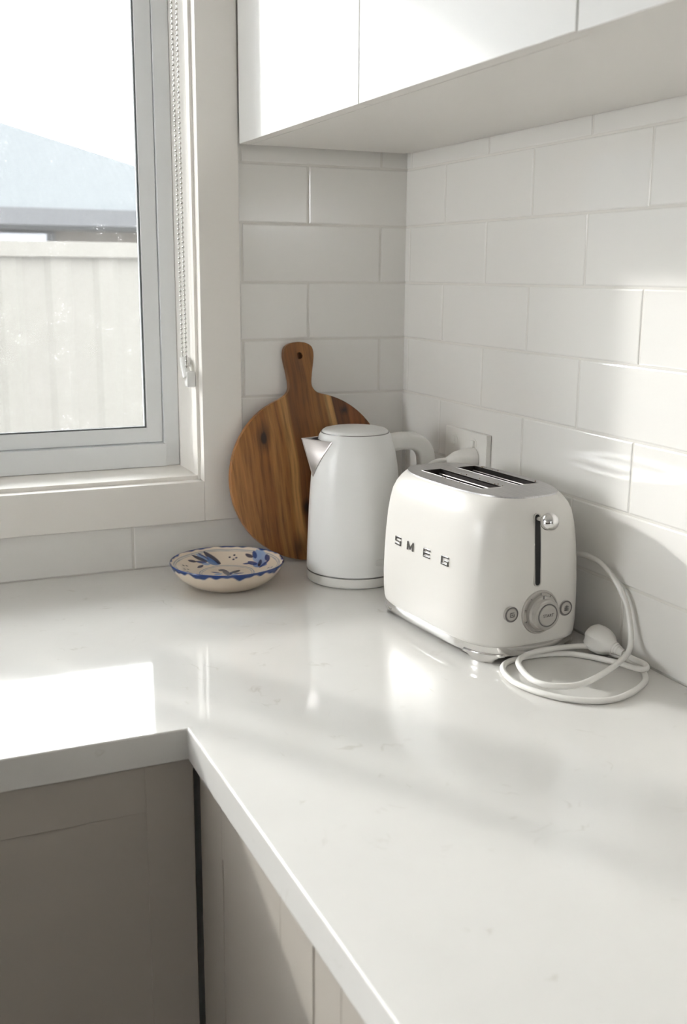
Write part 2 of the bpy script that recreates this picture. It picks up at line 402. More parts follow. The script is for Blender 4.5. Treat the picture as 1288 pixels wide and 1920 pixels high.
# left run cabinet (its front looks towards the camera)
lc = thing('base_cabinet', 'white shaker base cabinet under the window end of the worktop', 'cabinet', (-1.24, -.02, 0))
bm = bm_box(0, .59, -.645, 0, .15, Z-.0405); obj('carcass', bm, M['carcass'], lc, smooth=False)
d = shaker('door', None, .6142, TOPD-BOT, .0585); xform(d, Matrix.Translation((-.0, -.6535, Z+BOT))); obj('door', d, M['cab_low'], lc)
bm = bm_box(0, .59, -.59, -.05, 0, .15); obj('plinth', bm, M['cab_low'], lc, smooth=False)
# right run cabinets (front at x = -.62)
def base_unit(y0, y1, label, part_y0=None):
    r = thing('base_cabinet', label, 'cabinet', (-.02, y0, 0), 0, None)
    w = y0-y1
    bm = bm_box(-.5785, 0, -w+.0005, -.0005, .15, Z-.0405); obj('carcass', bm, M['carcass'], r, smooth=False)
    ds = y0 - (part_y0 if part_y0 is not None else y0)
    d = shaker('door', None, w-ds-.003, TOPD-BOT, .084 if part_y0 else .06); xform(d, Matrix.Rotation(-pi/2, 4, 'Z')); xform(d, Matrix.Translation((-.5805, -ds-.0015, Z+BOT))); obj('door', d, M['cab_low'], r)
    bm = bm_box(-.52, 0, -w, 0, 0, .15); obj('plinth', bm, M['cab_low'], r, smooth=False)
base_unit(-.02, -1.0606, 'corner base cabinet with a shaker door in the inner angle of the worktop', -.7000)
base_unit(-1.0606, -1.56, 'base cabinet beyond the door seam, second along the tiled-wall run')
# wall cabinets
UZ = .7380
def wall_unit(y0, y1, label, notch=False, dz=0.):
    r = thing('wall_cabinet', label, 'cabinet', (0, y0, Z+UZ), 0, 'white wall cabinets')
    w = y0-y1; x0, x1 = -.309, -.0015
    bm = bmesh.new()
    if notch:
        bm_prism([(x0, 0), (x1-.009, 0), (x1-.009, -.010), (x1, -.010), (x1, -w), (x0, -w)], 0, .016, into=bm)
    else: bm_box(x0, x1, -w, 0, 0, .016, into=bm)
    bm_box(x0, x1, -w, 0, .73, .746, into=bm)
    bm_box(x0, x1-(.012 if notch else 0), -.016, 0-(.0 if not notch else .0), .016, .73, into=bm) if not notch else bm_box(x0, x1-.012, -.016, 0, .016, .73, into=bm)
    bm_box(x0, x1, -w, -w+.016, .016, .73, into=bm); bm_box(x1-.012, x1-.004, -w, -.016, .016, .73, into=bm)
    obj('carcass', bm, M['carcass'], r, smooth=False)
    bm = bm_box(-.330, -.3095, -w+.0012, -.0012, dz, .746, .0012, 2)
    for f in bm.faces:
        if f.normal.z < -.9: f.material_index = 1
    obj('door', bm, [M['cabinet'], M['carcass']], r)
wall_unit(-.0110, -.5030, 'white wall cabinet closest to the window, above cutting board and kettle', True)
wall_unit(-.5030, -.9769, 'white wall cabinet in the middle of the row, above the toaster')
wall_unit(-.9769, -1.4500, 'white wall cabinet farthest from the window, beyond the second door seam', dz=-.0015)

# ---------------------------------------------------------------- toaster
TX, TY, TR = -.1332, -.5113, .0697
to = thing('toaster', 'cream retro two-slice toaster with chrome top and base beside the tiled wall', 'toaster', (TX, TY, Z), TR)
def sring(a, b, nn, z, k=128, cx=0., cy=0.):
    o = []
    for i in range(k):
        t_ = 2*pi*(i+.5)/k; c, s = cos(t_), sin(t_)
        o.append((cx + a*math.copysign(abs(c)**(2/nn), c), cy + b*math.copysign(abs(s)**(2/nn), s), z))
    return o
prof = [(.0215, .0900, .1520, 4.0), (.0235, .0936, .1560, 4.0), (.028, .0952, .1575, 4.0), (.045, .0970, .1580, 4.0), (.070, .0985, .1572, 3.95), (.10, .0982, .1565, 3.9), (.135, .0968, .1553, 3.85), (.165, .0945, .1535, 3.8),
        (.185, .0920, .1517, 3.7), (.200, .0890, .1497, 3.6), (.211, .0850, .1470, 3.4), (.219, .0803, .1440, 3.15), (.2245, .0758, .1420, 2.9), (.2270, .0728, .1410, 2.75)]
def prof_at(z):
    for p, q in zip(prof, prof[1:]):
        if p[0] <= z <= q[0]:
            u = (z-p[0])/(q[0]-p[0]); return [p[i]+(q[i]-p[i])*u for i in range(4)]
    return prof[-1]
def yfront(x, z):
    _, a, b, nn = prof_at(z); return -b*max(0, 1-abs(x/a)**nn)**(1/nn)
def xside(y, z):
    _, a, b, nn = prof_at(z); return -a*max(0, 1-abs(y/b)**nn)**(1/nn)
bm = bm_loft([sring(a, b, nn, z) for z, a, b, nn in prof], True, False)
bm_loft([sring(.0728, .1410, 2.75, .2270), sring(.069, .137, 2.7, .2262)], False, False, into=bm)
# cut the lever channel out of the front: a dark recess is set into the shell
obj('body', bm, M['cream'], to, angle=60)
# chrome top plate with two real slots
SY0, SY1 = -.066, .0925; MX = .0085; S1, S2 = .0150, .0480
bm = bmesh.new()
outer = sring(.0720, .1405, 2.72, .2290, 96)
rim = [bm.verts.new(c) for c in outer]; low = [bm.verts.new(c) for c in sring(.0728, .1413, 2.72, .2262, 96)]
for i in range(96): bm.faces.new((low[i], low[(i+1) % 96], rim[(i+1) % 96], rim[i]))
edges = [bm.edges.get((rim[i], rim[(i+1) % 96])) for i in range(96)]
for x0, x1 in ((MX-S2, MX-S1), (MX+S1, MX+S2)):
    vs = [bm.verts.new((x, y, .2290)) for x, y in ((x0, SY0), (x1, SY0), (x1, SY1), (x0, SY1))]
    edges += [bm.edges.new((vs[i], vs[(i+1) % 4])) for i in range(4)]
bmesh.ops.triangle_fill(bm, use_beauty=True, use_dissolve=False, edges=edges)
kill = [f for f in bm.faces if SY0+.001 < f.calc_center_median().y < SY1-.001 and any(x0+.001 < f.calc_center_median().x < x1-.001 for x0, x1 in ((MX-S2, MX-S1), (MX+S1, MX+S2))) and all((x0-.0005 <= v.co.x <= x1+.0005) or False for v in f.verts for x0, x1 in [((MX-S2, MX-S1) if f.calc_center_median().x < MX else (MX+S1, MX+S2))])]
bmesh.ops.delete(bm, geom=kill, context='FACES_ONLY')
bmesh.ops.recalc_face_normals(bm, faces=bm.faces[:])
plate = obj('top_plate', bm, M['brushed'], to, angle=30)
for x0, x1 in ((MX-S2, MX-S1), (MX+S1, MX+S2)):
    bm = bmesh.new()                                                   # steel chamber below the slot, open on top
    q = bm_box(x0, x1, SY0, SY1, .10, .2288)
    bmesh.ops.delete(q, geom=[f for f in q.faces if f.normal.z > .9], context='FACES_ONLY'); bmesh.ops.reverse_faces(q, faces=q.faces[:]); join(bm, q)
    sl = obj('bread_slot', bm, M['inside'], to, smooth=False)
    r = bmesh.new()
    for xx in (x0+.0050, x1-.0050):
        bm_tube([(xx, SY0+.004, .2225), (xx, SY1-.004, .2225)], .0012, 8, into=r)
        for j in range(7):
            yy = SY0+.016+j*.021; bm_tube([(xx, yy, .215), (xx, yy, .12)], .0009, 6, into=r)
    obj('guide_wires', r, M['wire'], sl)
    e = bmesh.new()
    for q in ((x0-.0012, x0, SY0-.0012, SY1+.0012), (x1, x1+.0012, SY0-.0012, SY1+.0012), (x0, x1, SY0-.0012, SY0), (x0, x1, SY1, SY1+.0012)):
        bm_box(q[0], q[1], q[2], q[3], .2270, .2293, .0002, 1, into=e)
    obj('slot_rim', e, M['chrome'], sl)
bm = bmesh.new()
for i in range(26):
    x = random.choice((MX-S2-.004, MX-S2+.002, MX+S2+.004, MX-S1+.004)) + random.uniform(-.003, .003); y = random.uniform(SY0, SY1)
    inside = any(x0 < x < x1 for x0, x1 in ((MX-S2, MX-S1), (MX+S1, MX+S2)))
    if not inside: bm_sphere((x, y, .2296), random.uniform(.0004, .0010), 6, 4, into=bm)
obj('crumbs', bm, M['crumb'], plate, kind='stuff')
# chrome base with four feet
bm = bm_loft([sring(a, b, nn, z) for z, a, b, nn in ((.0092, .0895, .1525, 4.), (.0102, .0915, .1547, 4.), (.0190, .0938, .1568, 4.), (.0236, .0942, .1572, 4.), (.0240, .0930, .1560, 4.))])
obj('base', bm, M['chrome'], to, angle=50)
corner_ring = [Vector((x, y)) for x, y, _ in sring(.0938, .1568, 4., 0, 1440)][:360]     # one quarter of the base outline
arcl = [0.]
for p_, q_ in zip(corner_ring, corner_ring[1:]): arcl.append(arcl[-1] + (q_-p_).length)
def ring_at(sv):
    for k in range(len(arcl)-1):
        if arcl[k] <= sv <= arcl[k+1]:
            f_ = (sv-arcl[k])/max(1e-9, arcl[k+1]-arcl[k]); return corner_ring[k].lerp(corner_ring[k+1], f_)
    return corner_ring[-1]
s_mid = arcl[min(range(360), key=lambda k: abs(corner_ring[k].y/.1568 - corner_ring[k].x/.0938))]
def foot_bm(sx, sy):
    """bracket foot wrapped round the corner of the base, narrowing towards the worktop"""
    rings = []
    for z, half, inn in ((.0002, .0165, .0022), (.0022, .0170, .0016), (.0060, .0195, .0006), (.0085, .0250, .0), (.0098, .0330, -.0004), (.0125, .0330, -.0004)):
        o_, i_ = [], []
        for k in range(13):
            p = ring_at(s_mid + half*(k/6-1)); nrm = Vector((math.copysign((abs(p.x)/.0938)**3/.0938, p.x), math.copysign((abs(p.y)/.1568)**3/.1568, p.y))).normalized()
            o_.append(p - nrm*inn); i_.append(p - nrm*(.013+inn*.5))
        rings.append([(sx*p.x, sy*p.y, z) for p in o_ + i_[::-1]])
    return bm_loft(rings)
for sx in (-1, 1):
    for sy in (-1, 1): obj('foot', foot_bm(sx, sy), M['chrome'], to, angle=50)
# lever channel, trim ring and ball knob on the front face
LX, LZ0, LZ1 = -.0072, .1060, .2075
def stadium(cx, z0, z1, r, off, k=14):
    pts = []
    for i in range(k+1): a = pi*i/k; pts.append((cx + r*cos(a), z1 - r + r*sin(a)))
    for i in range(k+1): a = pi + pi*i/k; pts.append((cx + r*cos(a), z0 + r + r*sin(a)))
    return [(x, yfront(x, z)-off, z) for x, z in pts]
bm = bm_loft([stadium(LX, LZ0, LZ1, .0060, -.002), stadium(LX, LZ0, LZ1, .0060, .0014), stadium(LX, LZ0+.0016, LZ1-.0016, .0044, .0014), stadium(LX, LZ0+.0016, LZ1-.0016, .0044, -.002)], False, False)
obj('lever_trim', bm, M['silver'], to)
rows = []
zs = [LZ0+.0014 + .0045*(1-cos(pi/2*i/6)) for i in range(7)]; zs += [LZ0+.0059 + (LZ1-LZ0-.0118)*i/24 for i in range(1, 24)]; zs += [LZ1-.0014-.0045*(1-cos(pi/2*i/6)) for i in range(6, -1, -1)]
for z in zs:
    e = min(z-(LZ0+.0014), LZ1-.0014-z); hw = .0045 if e >= .0045 else sqrt(max(1e-9, .0045**2-(.0045-e)**2))
    rows.append([(LX-hw, yfront(LX-hw, z)-.0006, z), (LX+hw, yfront(LX+hw, z)-.0006, z), (LX+hw, yfront(LX, z)+.003, z), (LX-hw, yfront(LX, z)+.003, z)])
bm = bm_loft(rows)
obj('lever_channel', bm, M['black'], to, smooth=False)
lz = .2000; ly = yfront(LX, lz)
bm = bm_tube([(LX, ly+.002, lz), (LX+.001, ly-.012, lz)], .0034, 12); bm_sphere((LX+.0040, ly-.0215, lz-.0005), .0125, 28, 18, into=bm)
obj('lever_knob', bm, M['chrome'], to)
# browning dial with start button
DX, DZ = -.0012, .0690; dy = yfront(DX, DZ)
def disc_prof(cx, cz, prof_, k=64):
    y0 = yfront(cx, cz); return bm_loft([[(cx + r*cos(2*pi*i/k), y0-h, cz + r*sin(2*pi*i/k)) for i in range(k)] for r, h in prof_])
bm = disc_prof(DX, DZ, [(.0310, -.003), (.0310, .0010), (.0302, .0020), (.0285, .0022), (.0278, .0014), (.0245, .0014)])
di = obj('dial_ring', bm, M['silver'], to)
bm = disc_prof(DX, DZ, [(.0240, .0010), (.0240, .0080), (.0215, .0105), (.0212, .0165), (.0200, .0177), (.0165, .0179), (.0165, .0165)])
dl = obj('dial', bm, M['silver'], to)
bm = bmesh.new(); bm_loft([[(DX + r*cos(2*pi*i/48), dy-.0170-h, DZ + r*sin(2*pi*i/48)) for i in range(48)] for r, h in ((.0163, 0), (.0163, .0013), (.0147, .0013), (.0147, 0))], False, False, into=bm)
obj('button_ring', bm, M['ink'], dl)
bm = disc_prof(DX, DZ, [(.0145, .0160), (.0145, .0183), (.0138, .0191)]); obj('start_button', bm, M['silver'], dl)
def text_mesh(body, size, depth, spacing=1.):
    c = bpy.data.curves.new('t', 'FONT'); c.body = body; c.size = size; c.extrude = depth; c.align_x = 'CENTER'; c.align_y = 'CENTER'; c.space_character = spacing; c.resolution_u = 3
    o = bpy.data.objects.new('t', c); COL.objects.link(o); dg = bpy.context.evaluated_depsgraph_get(); me = bpy.data.meshes.new_from_object(o.evaluated_get(dg))
    bm = bmesh.new(); bm.from_mesh(me); bpy.data.objects.remove(o); bpy.data.meshes.remove(me); bpy.data.curves.remove(c); return bm
bm = text_mesh('START', .0062, .0002); xform(bm, Matrix.Translation((DX, dy-.0193, DZ)) @ Matrix.Rotation(pi/2, 4, 'X')); obj('start_lettering', bm, M['ink'], dl, smooth=False)
bm = bmesh.new()
for k in range(7):
    a = radians(205 - k*38); x, z = DX + .0262*cos(a), DZ + .0262*sin(a)
    q = bm_box(-.0014, .0014, -.0002, .0002, -.0004, .0004); xform(q, Matrix.Translation((x, dy-.0019, z)) @ Matrix.Rotation(-a, 4, 'Y')); join(bm, q)
obj('dial_marks', bm, M['ink'], di, smooth=False)
bm = bm_box(-.0008, .0008, -.0006, .0006, -.0035, .0035); xform(bm, Matrix.Translation((DX-.002, dy-.0102, DZ+.0225))); obj('pointer', bm, M['ink'], dl, smooth=False)
def push_button(cx, cz, kind):
    b = obj('push_button', disc_prof(cx, cz, [(.0112, -.002), (.0112, .0012), (.0104, .0020), (.0092, .0020), (.0088, .0012), (.0084, .0028), (.0076, .0034)], 40), M['silver'], to)
    y0 = yfront(cx, cz)-.0036; r = bmesh.new()
    bm_loft([[(cx + q*cos(2*pi*i/40), y0+.0018-h, cz + q*sin(2*pi*i/40)) for i in range(40)] for q, h in ((.0108, 0), (.0108, .0006), (.0090, .0006), (.0090, 0))], False, False, into=r)
    obj('button_ring', r, M['ink'], b)
    i = bmesh.new(); w = .0005
    if kind == 0:
        for q in ((-.0030, .0030, .0024, .0032), (-.0030, .0030, -.0032, -.0024), (-.0034, -.0026, -.0030, .0030), (.0026, .0034, -.0030, .0010)): bm_box(cx+q[0], cx+q[1], y0-w, y0+w, cz+q[2], cz+q[3], into=i)
        bm_box(cx-.0010, cx+.0010, y0-w, y0+w, cz-.0008, cz+.0008, into=i)
    else:
        for j in range(3): bm_box(cx-.0034, cx+.0034, y0-w, y0+w, cz-.0030+j*.0024, cz-.0018+j*.0024, into=i)
        bm_box(cx-.0012, cx+.0012, y0-w, y0+w, cz-.0034, cz+.0042, into=i)
    obj('button_icon', i, M['ink'], b, smooth=False)
push_button(-.0485, .0715, 0); push_button(.0440, .0680, 1)
# raised chrome letters on the long side
def strokes(segs, th=.0024):
    bm = bmesh.new()
    for (x0, z0), (x1, z1) in segs:
        a, b = Vector((x0, z0)), Vector((x1, z1)); d = (b-a).normalized(); nn = Vector((-d.y, d.x))*th/2; e = d*th*.5
        c = [a-e+nn, a-e-nn, b+e-nn, b+e+nn]
        bm_prism([(p.x, p.y) for p in c], 0, .0022, .0003, 1, into=bm)
    return bm
LH, LW = .0105, .0150
GL = {'S': [((LW, LH), (0, LH)), ((0, LH), (0, LH*.5)), ((0, LH*.5), (LW, LH*.5)), ((LW, LH*.5), (LW, 0)), ((LW, 0), (0, 0))],
      'M': [((0, 0), (0, LH)), ((0, LH), (LW*.5, LH*.15)), ((LW*.5, LH*.15), (LW, LH)), ((LW, LH), (LW, 0))],
      'E': [((0, 0), (0, LH)), ((0, LH), (LW, LH)), ((0, LH*.5), (LW*.92, LH*.5)), ((0, 0), (LW, 0))],
      'G': [((LW, LH), (0, LH)), ((0, LH), (0, 0)), ((0, 0), (LW, 0)), ((LW, 0), (LW, LH*.48)), ((LW, LH*.48), (LW*.5, LH*.48))]}
bm = bmesh.new()
for ch, yc in (('S', .0660), ('M', .0295), ('E', -.0160), ('G', -.0625)):
    q = strokes(GL[ch]); zc = .1302 - .0135*0
    # text plane: letter x runs along -y (towards the front), letter y is up, extrusion along -x
    m4 = Matrix(((0, 0, -1, xside(yc, zc)+.0006), (-1, 0, 0, yc+LW/2), (0, 1, 0, zc-LH/2), (0, 0, 0, 1)))
    xform(q, m4)
    for v in q.verts: v.co.x += xside(v.co.y, v.co.z) - xside(yc, zc)
    bmesh.ops.recalc_face_normals(q, faces=q.faces[:]); obj('letter', q, M['letter'], to, smooth=False, label='raised dark chrome letter ' + ch)
# power cord lying in loose coils, with its plug
R_ = .0040
path = [(-.045, -.480, .100), (-.026, -.535, .118), (-.014, -.590, .1215), (-.012, -.6218, .126), (-.012, -.6608, .1195), (-.012, -.6976, .097), (-.012, -.7163, .0728), (-.014, -.728, .0450), (-.022, -.738, .0250),
        (-.046, -.754, .0190), (-.092, -.777, .0150), (-.143, -.795, .0130), (-.178, -.788, .0130), (-.193, -.764, .0132), (-.186, -.724, .0130), (-.168, -.690, .0130), (-.128, -.671, .0128), (-.080, -.671, .0125), (-.046, -.677, .0110), (-.026, -.692, .0060), (-.017, -.730, .0042),
        (-.021, -.762, .0042), (-.036, -.790, .0042), (-.055, -.808, .0042), (-.093, -.828, .0042), (-.131, -.835, .0042), (-.168, -.818, .0042), (-.196, -.780, .0042), (-.206, -.735, .0042), (-.194, -.690, .0042), (-.166, -.668, .0042), (-.120, -.664, .0042), (-.085, -.673, .0042), (-.062, -.690, .0042), (-.040, -.735, .0060), (-.040, -.772, .0110), (-.030, -.782, .0120), (-.019, -.768, .0115), (-.0185, -.745, .0110), (-.0215, -.722, .0130)]
bm = bm_tube([(x, y, Z+z) for x, y, z in spline(path, 8)], R_, 12)
cord = obj('power_cord', bm, M['plastic'], to, world=True, label='white power cord lying in loose coils')
def plug_bm(p_tail, p_head, r):
    a, b = Vector(p_tail), Vector(p_head); d = (b-a).normalized(); L = (b-a).length
    rings = []
    up = Vector((0, 0, 1)); s = d.cross(up).normalized(); up = s.cross(d)
    for u, q, fl in ((0, .0052, 1), (.10, .0062, 1), (.26, .0085, 1), (.36, .0110, 1), (.46, .0165, 1), (.60, .0205, .95), (.78, .0215, .95), (.92, .0205, .95), (1., .0170, .95)):
        q *= r/.0215; rings.append([a + d*(L*u) + (s*cos(2*pi*i/32) + up*sin(2*pi*i/32)*fl)*q*(1 if abs(cos(2*pi*i/32)) < .97 or u < .5 else .86) for i in range(32)])
    return bm_loft(rings), d, s, up
bm, d_, s_, u_ = plug_bm((-.0215, -.7255, Z+.0135), (-.0335, -.6680, Z+.0235), .0210)
pg = obj('plug', bm, M['plastic'], cord, world=True, angle=50)
bm = bmesh.new()
for k in (.16, .22, .28):
    c = Vector((-.0215, -.7255, Z+.0135)).lerp(Vector((-.0335, -.6680, Z+.0235)), k); bm_tube([c-d_*.001, c+d_*.001], .0060+.018*(k-.1), 20, into=bm)
obj('strain_relief', bm, M['plastic'], pg, world=True)

# ---------------------------------------------------------------- kettle and its power base
KX, KY = -.18875, -.19249
ke = thing('kettle', 'matt white electric kettle with steel spout in front of the round cutting board', 'kettle', (KX, KY, Z), radians(-4))
kb = [(.0800, .0195), (.0826, .0200), (.0831, .0212), (.0831, .022), (.0829, .035), (.0822, .06), (.0813, .08), (.0804, .105), (.0794, .127), (.0780, .15), (.0765, .17), (.0755, .182), (.0737, .200), (.0715, .2145), (.0690, .2270), (.0665, .2360), (.0643, .2440), (.0625, .2510), (.0610, .2548), (.0592, .2575), (.0583, .2580), (.0576, .2572), (.0574, .2550), (.0300, .2550)]
obj('body', bm_lathe(kb, 96), M['kettle'], ke, angle=50)
bm = bm_lathe([(.0560, .2545), (.0571, .2560), (.0571, .2585), (.0563, .2612), (.0530, .2636), (.0450, .2655), (.0300, .2667), (.0120, .2671), (.0, .2672)], 96); obj('lid', bm, M['kettle'], ke, angle=60)
bm = bm_loft([circle(.0588, .2572, 96), circle(.0584, .2590, 96), circle(.0569, .2590, 96), circle(.0569, .2560, 96)], False, False); obj('lid_seam', bm, M['steel_dark'], ke)
def kr(z):
    for (r0, z0), (r1, z1) in zip(kb, kb[1:]):
        if z0 <= z <= z1: return r0 + (r1-r0)*(z-z0)/(z1-z0)
    return .06
# handle: a rounded strap in the x-z plane
hp = spline([(kr(.235)-.004, .2370), (.085, .2390), (.110, .2385), (.130, .2330), (.1435, .2190), (.1490, .1980), (.1490, .165), (.1465, .125), (.1430, .085), (.138, .060), (.128, .048), (.112, .044), (.095, .044), (kr(.044)-.004, .044)] and
            [(kr(.235)-.004, 0, .2360), (.083, 0, .2385), (.102, 0, .2380), (.118, 0, .2325), (.1290, 0, .2205), (.1340, 0, .2010), (.1345, 0, .165), (.1330, 0, .125), (.1300, 0, .085), (.126, 0, .062), (.117, 0, .050), (.106, 0, .046), (.095, 0, .046), (kr(.046)-.004, 0, .046)], 8)
rings = []
for i, p in enumerate(hp):
    d = (hp[min(i+1, len(hp)-1)] - hp[max(i-1, 0)]).normalized(); nn = Vector((d.z, 0, -d.x)); u = i/(len(hp)-1)
    th = .0150 if u < .45 else .0150 - .004*min(1, (u-.45)*3); w = .0155
    rings.append([p + nn*th*math.copysign(abs(cos(2*pi*j/24))**.6, cos(2*pi*j/24)) + Vector((0, 1, 0))*w*math.copysign(abs(sin(2*pi*j/24))**.6, sin(2*pi*j/24)) for j in range(24)])
ha = obj('handle', bm_loft(rings), M['kplastic'], ke, angle=60)
bm = bm_box(.094, .112, -.008, .008, .2505, .2535, .0012); obj('lid_release', bm, M['kplastic'], ha)
# V-shaped spout: two steel cheeks meeting in a sharp front edge, open on top
SA = radians(24)
def on(ang, z, off=0.): r = kr(z)+off; return Vector((-r*cos(ang), r*sin(ang), z))
tip = Vector((-.0955, 0, .2505)); keel = on(0, .1850, .0008)
L_ = on(-SA*1.35, .2470, .001); Rr = on(SA*1.35, .2470, .001)
def cheek(P):
    bm = bmesh.new(); rows = []; K = 12
    for i in range(K+1):
        u = i/K; a = keel.lerp(tip, u)
        ang = math.atan2(P.y, -P.x)*u; zz = keel.z + (P.z-keel.z)*u; b = on(ang, zz, .0008)
        rows.append([a.lerp(b, j/4) for j in range(5)])
    vs = [[bm.verts.new(p) for p in r] for r in rows]
    for a, b in zip(vs, vs[1:]):
        for j in range(4):
            try: bm.faces.new((a[j], a[j+1], b[j+1], b[j]))
            except ValueError: pass
    bmesh.ops.remove_doubles(bm, verts=bm.verts[:], dist=1e-6)
    return bm
bm = cheek(L_); join(bm, cheek(Rr)); bmesh.ops.remove_doubles(bm, verts=bm.verts[:], dist=1e-5); bmesh.ops.recalc_face_normals(bm, faces=bm.faces[:])
bmesh.ops.solidify(bm, geom=bm.faces[:], thickness=.0012)
spo = obj('spout', bm, M['spout'], ke, angle=30, label='brushed steel V-shaped spout')
bm = bmesh.new()
for P in (L_, Rr):
    pts = [on(math.atan2(P.y, -P.x)*u, keel.z + (P.z-keel.z)*u, .0008) for u in [i/12 for i in range(13)]]
    bm_tube(pts, .0011, 8, into=bm); bm_tube([P, tip], .0010, 8, into=bm)
bm_tube([keel, tip], .0009, 8, into=bm)
obj('spout_edge', bm, M['spout'], spo)
bm = bmesh.new(); K = 10; top = [on(SA*1.25*(2*i/K-1), .2470, .0006) for i in range(K+1)]; bot = [on(SA*.2*(2*i/K-1), .200, .0006) for i in range(K+1)]
bm_loft([bot, top], False, False, closed=False, into=bm); obj('spout_opening', bm, M['inside'], spo)
# small raised badge low on the body
ba = radians(-76+4)
def badge_pt(a, z, off): r = kr(z)+off; return (r*cos(a), r*sin(a), z)
bm = bmesh.new(); rings = []
for off, s in ((-.001, 1.), (.0010, 1.), (.0014, .95)):
    rings.append([badge_pt(ba + .225*s*math.copysign(abs(cos(2*pi*i/32))**.35, cos(2*pi*i/32)), .0450 + .0058*s*math.copysign(abs(sin(2*pi*i/32))**.45, sin(2*pi*i/32)), off) for i in range(32)])
bm_loft(rings, into=bm); obj('badge', bm, M['kettle'], ke)
pb = thing('power_stand', 'white round power stand under the kettle, corded to the wall socket', 'kettle stand', (KX, KY, Z))
bm = bm_lathe([(.0790, .0004), (.0812, .0014), (.0829, .0036), (.0831, .008), (.0831, .0160), (.0824, .0184), (.0800, .0190)], 96); obj('base_ring', bm, M['kplastic'], pb, angle=50)
bm = bm_lathe([(.0795, .0178), (.0832, .0180), (.0832, .0193), (.0795, .0193)], 96); obj('base_seam', bm, M['steel_dark'], pb)
cp = [(-.122, -.232, .008), (-.110, -.246, .007), (-.098, -.268, .008), (-.094, -.290, .022), (-.100, -.300, .080), (-.110, -.302, .150), (-.112, -.300, .186), (-.102, -.294, .2065), (-.084, -.290, .2155), (-.062, -.288, .2165)]
bm = bm_tube([(x, y, Z+z) for x, y, z in spline(cp, 8)], .0038, 12); kc = obj('power_cord', bm, M['plastic'], pb, world=True)
rings = []
for x, ry, rz_ in ((-.0640, .0050, .0050), (-.0600, .0068, .0068), (-.0520, .0115, .0110), (-.0460, .0150, .0140), (-.0300, .0185, .0175), (-.0170, .0200, .0195), (-.0120, .0205, .0205)):
    rings.append([(x, -.2885 + ry*cos(2*pi*i/32), Z+.2155 + rz_*sin(2*pi*i/32)) for i in range(32)])
obj('plug', bm_loft(rings), M['plastic'], kc, world=True, angle=60)

# ---------------------------------------------------------------- wall socket
ws = thing('wall_socket', 'white double power point with two rocker switches on the tiled wall behind the toaster', 'power point', (0, -.26, Z+.2185))
bm = bm_box(-.0105, -.0003, -.0690, .0690, -.0420, .0420, .0016, 3); pt = obj('faceplate', bm, M['plastic'], ws)
for yy in (.0368, -.0287):
    b = bm_loft([[(x, yy + r*cos(2*pi*i/40), .0208 + r*1.05*sin(2*pi*i/40)) for i in range(40)] for x, r in ((-.0095, .0102), (-.0112, .0102), (-.0116, .0096))]); rk = obj('switch', b, M['plastic'], ws)
    b = bm_box(-.0030, .0030, -.0048, .0048, -.0072, .0072, .0012); xform(b, Matrix.Translation((-.0128, yy, .0208)) @ Matrix.Rotation(radians(9), 4, 'Y')); obj('rocker', b, M['plastic'], rk)
bm = bmesh.new()
for yy in (.0368,):
    for ang, dy_, dz_ in ((25, -.007, -.002), (-25, .007, -.002), (0, 0, -.015)):
        q = bm_box(-.0002, .0002, -.0009, .0009, -.0045, .0045); xform(q, Matrix.Translation((-.0106, yy+dy_, -.012+dz_)) @ Matrix.Rotation(radians(ang), 4, 'X')); join(bm, q)
obj('socket_holes', bm, M['black'], ws, smooth=False)

# ---------------------------------------------------------------- round cutting board leaning on the wall
BX, BYF, TILT, BR = -.2101, -.06295, .1184, .1549
cb = thing('cutting_board', 'round acacia wood cutting board with a handle leaning on the tiled wall', 'cutting board', (BX, BYF, Z))
BT = .0145
prof2 = []
# outline in board coordinates: centre of the disc at 0,0; handle up (leans a little to the left)
hx = -.0120
half = []                                                              # right half of the handle: (offset from axis, height)
a_join = math.asin(.0460/BR)
arc = []
K = 120
a0 = pi/2 - math.asin(.0395/BR); a1 = pi/2 + math.asin(.0530/BR) - 2*pi
for i in range(K+1):
    a = a0 + (a1-a0)*i/K; arc.append((BR*cos(a), BR*sin(a)))
left = spline([(-.0530, .1456, 0), (-.0420, .1525, 0), (-.0355, .1610, 0), (-.0342, .1720, 0), (-.0365, .1900, 0), (-.0408, .2120, 0), (-.0420, .2260, 0), (-.0385, .2385, 0), (-.0280, .2455, 0), (-.0130, .2476, 0)], 6)
right = spline([(-.0130, .2476, 0), (.0020, .2455, 0), (.0128, .2385, 0), (.0160, .2265, 0), (.0150, .2120, 0), (.0112, .1900, 0), (.0096, .1735, 0), (.0120, .1635, 0), (.0210, .1550, 0), (.0395, .1498, 0)], 6)
outline = arc + [(p.x, p.y) for p in left[1:]] + [(p.x, p.y) for p in right[1:-1]]
